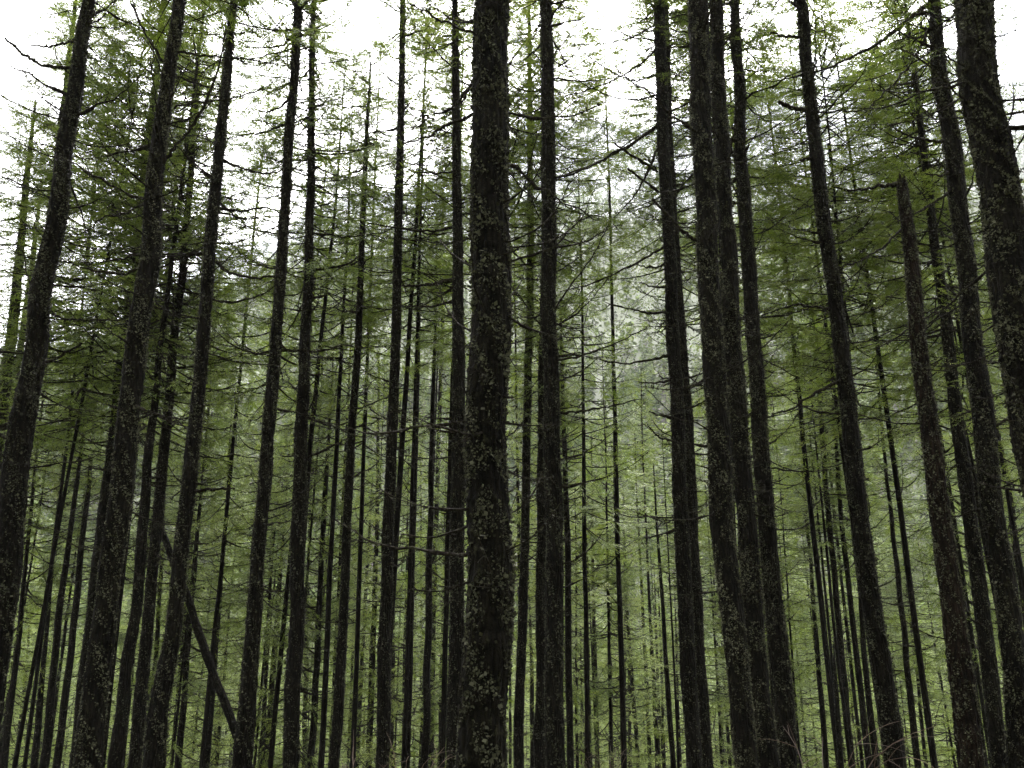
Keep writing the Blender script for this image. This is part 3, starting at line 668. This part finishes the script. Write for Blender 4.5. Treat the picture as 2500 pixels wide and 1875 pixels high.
limb('A13', [(1106,420),(1060,425),(1010,420)], 5, 2, twigs=5)
limb('A14', [(1160,280),(1110,300),(1050,330),(985,350)], 9, 3, twigs=8)
limb('A14', [(1160,210),(1120,255),(1060,285),(990,325)], 7, 2, twigs=8)
limb('A14', [(1165,85),(1120,65),(1060,40),(1000,10)], 7, 3, twigs=6)
limb('A8', [(528,640),(560,670),(620,680),(690,672)], 8, 4, twigs=8)
limb('A8', [(545,390),(590,412),(640,425),(690,415)], 7, 3, twigs=8)
limb('A8', [(540,510),(590,516),(640,505),(700,525)], 7, 2, twigs=8)
limb('A8', [(476,1200),(510,1195),(540,1193),(572,1192)], 8, 3, twigs=3)
limb('A8', [(505,730),(560,740),(630,725),(680,690)], 6, 2, twigs=8)
limb('A10', [(768,660),(800,655),(850,645),(878,625)], 7, 3, twigs=6)
limb('A10', [(745,1120),(780,1105),(820,1085),(850,1070)], 6, 3, twigs=6)
limb('A16', [(1356,435),(1440,410),(1500,372),(1560,330)], 6, 2, twigs=4)

# ------------------------------------------------------------------ trees massed further down the slope
TRUNKS = []
for i in range(5):
    H = 27.0
    P = np.array([[0, 0, 0], [.1, 0, 6], [.12, .05, 14], [.05, 0, 21], [0, 0, H]]); P[1:4, :2] += rng.normal(0, .08, (3, 2))
    R = np.array([.15, .125, .10, .06, .012])
    TRUNKS.append(trunk_mesh(P, R, 70 + i, 7, .5, 60, [BARK, LICHEN, MOSS], (1, 18), twigs=60))

def filler(x, y, label, group, H=27., crown=None, cs=1., frac=.5, name='fir_tree'):
    z = float(gz(x, y)) - .2
    root = ob(name, None, None, (x, y, z)); tag(root, label, 'tree', group)
    k = H / 27.0
    root.rotation_euler = (rng.normal(0, .012), rng.normal(0, .012), rng.uniform(0, 6.28))
    ob('trunk', TRUNKS[rng.integers(0, 5)], root, (0, 0, 0), (0, 0, 0), (k * rng.uniform(.4, .72),) * 2 + (k,))
    cme, cH, cR = CROWNS[rng.integers(0, len(CROWNS)) if crown is None else crown]
    hc = H * frac
    s = cs * rng.uniform(.85, 1.15)
    ob('crown', cme, root, (0, 0, H - hc), (0, 0, rng.uniform(0, 6.28)), (s, s, hc / cH))
    return root

# leafy trees whose trunks stand hidden behind nearer ones: pixel x at eye level, distance, tip row
for n, (px, Y, ytip, cs, fr, lab) in enumerate([
    (150, 27, 60, 1.25, .60, 'full green crown filling the upper left corner behind the thick leftmost trunk'),
    (20, 30, 300, 1.2, .6, 'green fir crown at the left frame edge, behind the dark slim trunk'),
    (330, 29, 40, 1.25, .62, 'bushy green crown rising behind the broad lichen covered trunk'),
    (260, 36, 560, 1.1, .6, 'pointed green fir in the gap between the two thick left trunks'),
    (620, 38, 610, 1.0, .55, 'young green fir tip between the stout trunk and the kinked dark trunk'),
    (850, 37, 520, 1.0, .6, 'small green fir right of the slim pointed tree, half height'),
    (1030, 40, 430, 1.1, .62, 'feathery fir tip between the evenly dark trunk and the central trunk'),
    (1270, 36, 330, 1.05, .62, 'feathery green fir seen right behind the thickest central trunk'),
    (1420, 29, 330, 1.0, .62, 'broad green fir right of the sturdy knobby trunk, hanging sprays'),
    (1480, 40, 820, 1.1, .6, 'rounded green fir below the long dead limbs right of centre'),
    (1860, 31, 60, 1.2, .55, 'green crown with pale gaps behind the top of the cluster of three'),
    (2120, 27, 20, 1.45, .62, 'broad drooping fir crown between the bent trunk and the broken snag'),
    (2230, 25, -60, 1.45, .62, 'dense green crown behind the broken snag and the long dark trunk'),
    (2420, 24, -60, 1.4, .68, 'dense green crown behind the massive right edge trunk'),
    (2350, 34, 300, 1.3, .65, 'green fir low behind the brownish trunk at the right'),
    (2040, 40, 520, 1.2, .6, 'hazy green fir behind the bent leaning trunk'),
    (252, 23, -120, 1.35, .62, 'layered fir crown right behind the broad lichen covered trunk, high up'),
    (445, 25, -60, 1.3, .6, 'layered fir crown behind the upper part of the stout trunk leaning right'),
    (636, 24, -40, 1.3, .58, 'layered fir crown behind the upper part of the kinked dark trunk'),
    (735, 28, 60, 1.15, .55, 'lacy fir crown behind the upright greyish trunk'),
    (948, 26, -80, 1.25, .52, 'lacy fir crown behind the evenly dark straight trunk'),
    (1190, 24, -150, 1.4, .55, 'lacy fir crown spreading high behind the thickest central trunk'),
    (1352, 24, -80, 1.15, .40, 'lacy fir crown spreading high behind the sturdy knobby trunk'),
    (1698, 25, -100, 1.35, .46, 'hanging fir sprays behind the close pair right of centre'),
    (1775, 24, -150, 1.3, .5, 'dark fir crown behind the top of the tight cluster of three'),
    (2110, 24, -80, 1.4, .6, 'dense drooping crown behind the bent leaning trunk'),
    (2440, 21, -200, 1.4, .6, 'dark green crown overhanging behind the long dark trunk at the right'),
    (10, 22, -100, 1.4, .62, 'dark green crown reaching in from the left frame edge'),
    (2500, 25, -120, 1.35, .6, 'dark crown showing right of the massive right edge trunk'),
    (1012, 27, -60, 1.2, .5, 'lacy crown high between the evenly dark trunk and the central one'),
    (880, 32, 60, 1.1, .5, 'thin airy crown just right of the slim pointed tree'),
    (1500, 30, 40, 1.0, .26, 'airy high crown with hanging sprays left of the close pair'),
    (95, 22, -60, 1.35, .6, 'dark layered crown filling the gap left of the broad lichen covered trunk'),
    (355, 29, 60, 1.3, .58, 'layered green crown above the narrow black trunk'),
    (540, 31, 90, 1.25, .58, 'green crown with drooping tips between the stout and the kinked trunk'),
    (690, 33, 230, 1.15, .55, 'smaller green crown low beside the upright greyish trunk'),
    (820, 30, 130, 1.05, .5, 'loose lacy crown between the slim pointed tree and the greyish trunk'),
    (1085, 29, 30, 1.2, .5, 'lacy crown left behind the thickest central trunk'),
    (1845, 27, 0, 1.25, .5, 'dark sprays spreading right from behind the tight cluster of three'),
    (2010, 29, 40, 1.25, .55, 'drooping crown left of the upper part of the bent leaning trunk'),
    (2330, 26, -40, 1.4, .6, 'dense drooping crown right of the reddish broken snag'),
    (1890, 44, 700, 1.15, .6, 'pale green fir right of the cluster of three, below the hillside'),
    (470, 41, 640, 1.2, .6, 'green fir between the narrow black trunk and the stout one'),
    ]):
    p, s = unproj(px, 1330, Y)
    top, s2 = unproj(px, ytip, Y)
    H = top[2] - float(gz(p[0], Y)) + .2
    filler(p[0], Y, lab, 'leafy firs between the trunks', H=H, cs=cs * (1.12 if Y < 31 else 1), frac=fr * (.84 if Y < 31 else 1))

# slender firs massed down the slope
def scatter(count, y0, y1, half, dmin, pw=1.0):
    out = []; tries = 0
    while len(out) < count and tries < 30000:
        tries += 1
        y = y0 + (y1 - y0) * rng.uniform() ** pw; x = rng.uniform(-half, half) * y
        if any((x - a) ** 2 + (y - b) ** 2 < dmin ** 2 for a, b in out): continue
        out.append((x, y))
    return out
def side(x, y):
    return 'in the dim left part' if x / y < -.2 else 'behind the central trunks' if x / y < .2 else 'in the brighter right part'
for x, y in scatter(100, 32, 58, .72, 2.4):
    Hx = rng.uniform(24, 30)
    if .09 < x / y < .22 or -.20 < x / y < -.13:       # the gaps where the far hillside shows
        Hx = min(Hx, EYE + y * (.235 if x > 0 else .30) - float(gz(x, y)))
    filler(x, y, 'dark slender fir with a thin pole ' + side(x, y), 'thin poled firs ' + side(x, y), H=Hx, cs=rng.uniform(.8, 1.1), frac=rng.uniform(.24, .42) if rng.uniform() < .5 else rng.uniform(.55, .8))
for x, y in scatter(175, 56, 135, .70, 4.0):
    filler(x, y, 'bright green bushy fir down the slope ' + side(x, y), 'bushy firs in the valley ' + side(x, y), H=rng.uniform(20, 30), cs=rng.uniform(1.2, 1.7), frac=rng.uniform(.75, .88))

# ------------------------------------------------------------------ bare reddish shrubs at the foot of the slope
def shrub(key, x, ybot, Y, h, spread, n, label):
    p, s = unproj(x, ybot, Y)
    base = np.array([p[0], Y, float(gz(p[0], Y)) - .05])
    r = np.random.default_rng(int(x))
    g = Geo()
    rise = p[2] - base[2]
    for i in range(n):
        a = r.uniform(0, 6.28); sp = r.uniform(.3, 1) * spread
        hh = rise + h * r.uniform(.35, 1.0)
        t = np.linspace(0, 1, 12)
        P = np.stack([math.cos(a) * sp * t ** 2.2, math.sin(a) * sp * t ** 2.2, hh * (1.55 * t - .55 * t ** 2.5) ], 1) + np.cumsum(r.normal(0, .012, (12, 3)), 0) * np.linspace(0, 1, 12)[:, None]
        tube(g, P, np.linspace(.011, .0025, 12), 4, 0, r.uniform(.1, .9), cap=False)
        for _ in range(7):
            q = r.integers(4, 12); d = norm(P[q] - P[q - 1] + r.normal(0, .5, 3) * .3); l = r.uniform(.15, .6)
            u = np.linspace(0, 1, 5)
            B = P[q] + np.outer(u * l, d) + np.outer(-.25 * l * u ** 2, [0, 0, 1])
            tube(g, B, np.linspace(.004, .0015, 5), 3, 0, r.uniform(.2, 1), cap=False)
    o = ob('bare_shrub', g.mesh('bare_shrub', [SHRUB]), None, base)
    tag(o, label, 'shrub', 'bare shrubs along the bottom edge')
shrub('a', 2010, 1950, 9.5, .9, 1.6, 5, 'leafless reddish shrub with long arching twigs right of the cluster of three')
shrub('b', 1490, 1880, 26, .5, 1.0, 22, 'low reddish brown shrub between the poles right of the knobby trunk')
shrub('c', 985, 1900, 13, .3, .9, 9, 'low twiggy shrub at the bottom edge left of the thickest trunk')
shrub('d', 860, 1905, 10, .2, .9, 6, 'few bare arching twigs at the bottom edge under the slim pointed tree')

# ------------------------------------------------------------------ ground, mountain
def ground_material():
    m, nt, out = newmat('forest_floor')
    tc = N(nt, 'ShaderNodeTexCoord')
    ns = N(nt, 'ShaderNodeTexNoise'); ns.inputs['Scale'].default_value = .6; ns.inputs['Detail'].default_value = 9
    nt.links.new(tc.outputs['Object'], ns.inputs['Vector'])
    r = ramp(nt, ns.outputs[0], [(.3, (.025, .018, .011)), (.5, (.035, .04, .014)), (.7, (.06, .08, .025))])
    bs = N(nt, 'ShaderNodeBsdfPrincipled'); bs.inputs['Roughness'].default_value = .95
    nt.links.new(r.outputs[0], bs.inputs['Base Color'])
    bp = N(nt, 'ShaderNodeBump'); bp.inputs['Strength'].default_value = .8; bp.inputs['Distance'].default_value = .3
    nt.links.new(ns.outputs[0], bp.inputs['Height']); nt.links.new(bp.outputs[0], bs.inputs['Normal'])
    nt.links.new(bs.outputs[0], out.inputs[0]); return m
FLOOR = ground_material()

def grid(name, xs, ys, zf, mat):
    X, Yg = np.meshgrid(xs, ys)
    Z = zf(X, Yg)
    V = np.stack([X, Yg, Z], -1).reshape(-1, 3)
    nx, ny = len(xs), len(ys)
    i = (np.arange(ny - 1)[:, None] * nx + np.arange(nx - 1)[None, :])
    Q = np.stack([i, i + 1, i + nx + 1, i + nx], -1).reshape(-1, 4)
    me = mesh_from(name, V, Q, np.zeros(len(Q), np.int32), np.zeros(len(V)), [mat], True)
    o = ob(name, me); o['kind'] = 'structure'; return o
grid('ground', np.concatenate([np.linspace(-700, -90, 14), np.linspace(-80, 80, 65), np.linspace(90, 700, 14)]),
     np.concatenate([np.linspace(-80, -8, 12), np.linspace(-6, 110, 100), np.linspace(114, 150, 8)]), gz, FLOOR)

RX = np.array([0, 565, 930, 1450, 2000, 2480]); RY = np.array([965, 640, 455, 315, 190, 70])
YR = 820.0
def ridge(x):
    """ridge height above the valley for a point whose direction is x / YR"""
    pts = [unproj(a, b, YR)[0] for a, b in zip(RX, RY)]
    px = np.array([p[0] for p in pts]); pz = np.array([p[2] for p in pts])
    px = np.concatenate([[px[0] - 500], px, [px[-1] + 500]]); pz = np.concatenate([[pz[0] - 200], pz, [pz[-1] + 80]])
    return np.interp(x, px, pz)
def mz(x, y):
    x = np.asarray(x, float); y = np.asarray(y, float)
    z0 = float(gz(0, 150))
    t = np.clip((y - 150) / (YR - 150), 0, 1)
    xx = x * (YR / np.maximum(y, 200)) * .55 + x * .45
    top = ridge(xx)
    w = t ** 1.05
    z = z0 + (top - z0) * w
    z += t * 16 * (np.sin(x * .021 + 1) * np.sin(y * .017) + .6 * np.sin(x * .047 + y * .013))
    return np.where(y > YR, z - (y - YR) * .25, z)
def mountain_material():
    m, nt, out = newmat('mountain_floor')
    geo = N(nt, 'ShaderNodeNewGeometry'); sx = N(nt, 'ShaderNodeSeparateXYZ')
    nt.links.new(geo.outputs['Position'], sx.inputs[0])
    ns = N(nt, 'ShaderNodeTexNoise'); ns.inputs['Scale'].default_value = .02; ns.inputs['Detail'].default_value = 8
    nt.links.new(geo.outputs['Position'], ns.inputs['Vector'])
    ml = N(nt, 'ShaderNodeMath', operation='MULTIPLY_ADD'); ml.inputs[1].default_value = 160
    nt.links.new(ns.outputs[0], ml.inputs[0]); nt.links.new(sx.outputs[2], ml.inputs[2])
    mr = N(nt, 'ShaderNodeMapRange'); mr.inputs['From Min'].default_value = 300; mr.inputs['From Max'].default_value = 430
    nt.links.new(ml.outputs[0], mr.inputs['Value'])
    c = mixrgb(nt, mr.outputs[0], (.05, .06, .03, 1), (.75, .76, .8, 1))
    bs = N(nt, 'ShaderNodeBsdfPrincipled'); bs.inputs['Roughness'].default_value = .9
    nt.links.new(c, bs.inputs['Base Color']); nt.links.new(bs.outputs[0], out.inputs[0]); return m
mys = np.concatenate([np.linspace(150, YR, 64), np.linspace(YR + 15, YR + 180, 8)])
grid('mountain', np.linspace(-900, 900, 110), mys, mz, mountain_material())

def hill_material():
    m, nt, out = newmat('hillside_conifers')
    geo = N(nt, 'ShaderNodeNewGeometry'); sx = N(nt, 'ShaderNodeSeparateXYZ')
    nt.links.new(geo.outputs['Position'], sx.inputs[0])
    at = N(nt, 'ShaderNodeAttribute', attribute_name='tint')
    r = ramp(nt, at.outputs['Fac'], [(0, (.025, .045, .012)), (.35, (.055, .09, .016)), (.65, (.095, .135, .024)), (.85, (.13, .16, .04)), (1, (.12, .105, .10))])
    ns = N(nt, 'ShaderNodeTexNoise'); ns.inputs['Scale'].default_value = .012; ns.inputs['Detail'].default_value = 4
    nt.links.new(geo.outputs['Position'], ns.inputs['Vector'])
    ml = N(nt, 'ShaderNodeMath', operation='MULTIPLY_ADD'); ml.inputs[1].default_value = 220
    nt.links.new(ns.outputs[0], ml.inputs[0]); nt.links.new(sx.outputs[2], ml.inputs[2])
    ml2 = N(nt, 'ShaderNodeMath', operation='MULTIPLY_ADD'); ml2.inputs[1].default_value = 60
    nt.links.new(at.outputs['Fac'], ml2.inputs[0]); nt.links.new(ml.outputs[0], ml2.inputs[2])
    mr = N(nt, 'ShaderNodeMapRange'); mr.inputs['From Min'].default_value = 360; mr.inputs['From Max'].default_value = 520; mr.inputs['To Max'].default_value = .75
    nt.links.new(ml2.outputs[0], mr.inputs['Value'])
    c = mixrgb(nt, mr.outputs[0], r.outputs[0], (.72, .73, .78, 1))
    bs = N(nt, 'ShaderNodeBsdfPrincipled'); bs.inputs['Roughness'].default_value = .85; bs.inputs['Specular IOR Level'].default_value = .1
    nt.links.new(c, bs.inputs['Base Color']); nt.links.new(bs.outputs[0], out.inputs[0]); return m

def tuft_forest(xs, ys, zs, hs, nb, seed):
    """many small ragged conifers, each a cloud of drooping tufts, in one mesh"""
    r = np.random.default_rng(seed)
    n = len(xs)
    tint = np.clip(r.normal(.5, .2, n), 0, 1)
    i = np.repeat(np.arange(n), nb); m = len(i)
    u = .06 + .94 * r.uniform(0, 1, m) ** 1.15
    h = hs[i]; slim = r.uniform(.75, 1.3, n)[i]
    rad = h * .15 * slim * (1.02 - u) ** .75 * r.uniform(.35, 1.15, m)
    az = r.uniform(0, 2 * PI, m)
    o_ = np.stack([np.cos(az), np.sin(az), np.zeros(m)], 1)
    B = np.stack([xs[i], ys[i], zs[i] + u * h], 1) + o_ * (rad * .15)[:, None]
    D = norm(o_ + np.stack([np.zeros(m), np.zeros(m), r.normal(-.25, .3, m) + .9 * np.clip(u - .8, 0, 1) * 5], 1) + r.normal(0, .18, (m, 3)))
    S = norm(np.cross(D, norm(r.normal(0, .6, (m, 3)) + [0, 0, 1])))
    L = rad * .9 + h * .025
    W = L * r.uniform(.30, .55, m) * (1.0 if nb > 100 else 1.5)
    T = np.clip(tint[i] + r.normal(0, .12, m), 0, 1)
    g = Geo(); blades(g, B, D, S, L, W, 0, T)
    return g.arrays()

r = np.random.default_rng(5)
def stand(n, y0, y1, pw, nb, seed):
    yy = y0 + (y1 - y0) * r.uniform(0, 1, n) ** pw
    xx = r.uniform(-.78, .80, n) * yy
    zz = np.where(yy < 150, gz(xx, yy), mz(xx, yy)) - .5
    hh = r.uniform(9, 21, n) * np.clip(1.1 - yy / 2600, .6, 1)
    return tuft_forest(xx, yy, zz, hh, nb, seed)
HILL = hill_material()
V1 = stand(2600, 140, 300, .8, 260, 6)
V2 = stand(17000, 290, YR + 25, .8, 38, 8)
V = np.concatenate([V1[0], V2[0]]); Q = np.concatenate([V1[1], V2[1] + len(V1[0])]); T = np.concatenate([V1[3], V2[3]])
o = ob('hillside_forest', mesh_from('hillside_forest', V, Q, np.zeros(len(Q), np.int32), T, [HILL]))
tag(o, 'misty conifer forest covering the steep far hillside, dusted white with snow higher up', 'forest', kind='stuff')

# the stand goes on behind and beside the viewer: it shades the trunks as the real wood does
g = Geo()
pts = []
while len(pts) < 150:
    y = r.uniform(-42, 14); x = r.uniform(-40, 40)
    if y > -3 and abs(x) < 6.5 + max(y, 0) * .95: continue
    if math.hypot(x, y) < 3.2 or any((x - a) ** 2 + (y - b) ** 2 < 7 for a, b in pts): continue
    pts.append((x, y))
low = [crown_geo(16, 3.2, 800 + i, 12, lib=LIVE_LOW) for i in range(3)]
low = [q.arrays() for q in low]
for x, y in pts:
    z = float(gz(x, y)) - .3
    T0 = low[r.integers(0, 3)]
    place(g, T0, np.array([x, y, z + 11.5 + r.uniform(-2, 3)]), r.uniform(0, 6.28), 0)
    t = np.linspace(0, 26, 9)
    tube(g, np.stack([x + 0 * t, y + 0 * t, z + t], 1), np.linspace(.19, .02, 9), 8, 0, .3)
o = ob('surrounding_stand', g.mesh('surrounding_stand', [TWIG, NEEDLE]))
tag(o, 'rest of the fir stand closing in behind and beside the viewer', 'forest', kind='stuff')

# ------------------------------------------------------------------ haze
bm_v = np.array([[-1100, -120, -60], [1100, -120, -60], [1100, 1050, -60], [-1100, 1050, -60], [-1100, -120, 900], [1100, -120, 900], [1100, 1050, 900], [-1100, 1050, 900]], float)
bm_q = np.array([[0, 3, 2, 1], [4, 5, 6, 7], [0, 1, 5, 4], [1, 2, 6, 5], [2, 3, 7, 6], [3, 0, 4, 7]])
hm, nt, out = newmat('haze_air')
pv = N(nt, 'ShaderNodeVolumePrincipled')
pv.inputs['Color'].default_value = (.96, .96, .96, 1); pv.inputs['Density'].default_value = .00013
nt.links.new(pv.outputs[0], out.inputs['Volume'])
hz = ob('haze', mesh_from('haze', bm_v, bm_q, np.zeros(6, np.int32), np.zeros(8), [hm]))
hz['kind'] = 'stuff'; hz['label'] = 'pale mist hanging in the valley air and over the hillside'

# ------------------------------------------------------------------ light
SUN_EL, SUN_AZ = math.radians(58), math.radians(8)      # azimuth measured from +Y towards +X
w = bpy.data.worlds.new('World'); SC.world = w; w.use_nodes = True
nt = w.node_tree; nt.nodes.clear()
out = nt.nodes.new('ShaderNodeOutputWorld')
sky = nt.nodes.new('ShaderNodeTexSky'); sky.sky_type = 'NISHITA'; sky.sun_disc = False
sky.sun_elevation = SUN_EL; sky.sun_rotation = SUN_AZ
sky.air_density = 1.0; sky.dust_density = 4.0; sky.ozone_density = 1.0
hsv = nt.nodes.new('ShaderNodeHueSaturation'); hsv.inputs['Saturation'].default_value = .04     # overcast: nearly colourless
bg = nt.nodes.new('ShaderNodeBackground'); bg.inputs['Strength'].default_value = .15
nt.links.new(sky.outputs[0], hsv.inputs['Color']); nt.links.new(hsv.outputs[0], bg.inputs['Color']); nt.links.new(bg.outputs[0], out.inputs[0])
sd = bpy.data.lights.new('overcast_sun', 'SUN'); sd.energy = 1.5; sd.angle = math.radians(35); sd.color = (1, .98, .95)
so = bpy.data.objects.new('overcast_sun', sd); COL.objects.link(so)
dirv = Vector((math.sin(SUN_AZ) * math.cos(SUN_EL), math.cos(SUN_AZ) * math.cos(SUN_EL), math.sin(SUN_EL)))
so.rotation_euler = (-dirv).to_track_quat('-Z', 'Y').to_euler(); so.location = (0, 0, 60)

# ------------------------------------------------------------------ camera
cd = bpy.data.cameras.new('camera'); cam = bpy.data.objects.new('camera', cd); COL.objects.link(cam)
cd.sensor_width = 36; cd.lens = F / 2500 * 36; cd.clip_end = 4000; cd.clip_start = .05
cam.location = (0, 0, EYE); cam.rotation_euler = (PI / 2 + TH, 0, 0)
SC.camera = cam
SC.view_settings.view_transform = 'Standard'; SC.view_settings.look = 'None'
SC.view_settings.exposure = 3.25; SC.view_settings.gamma = 1
SC.cycles.max_bounces = 8; SC.cycles.diffuse_bounces = 4; SC.cycles.transmission_bounces = 4; SC.cycles.volume_bounces = 0
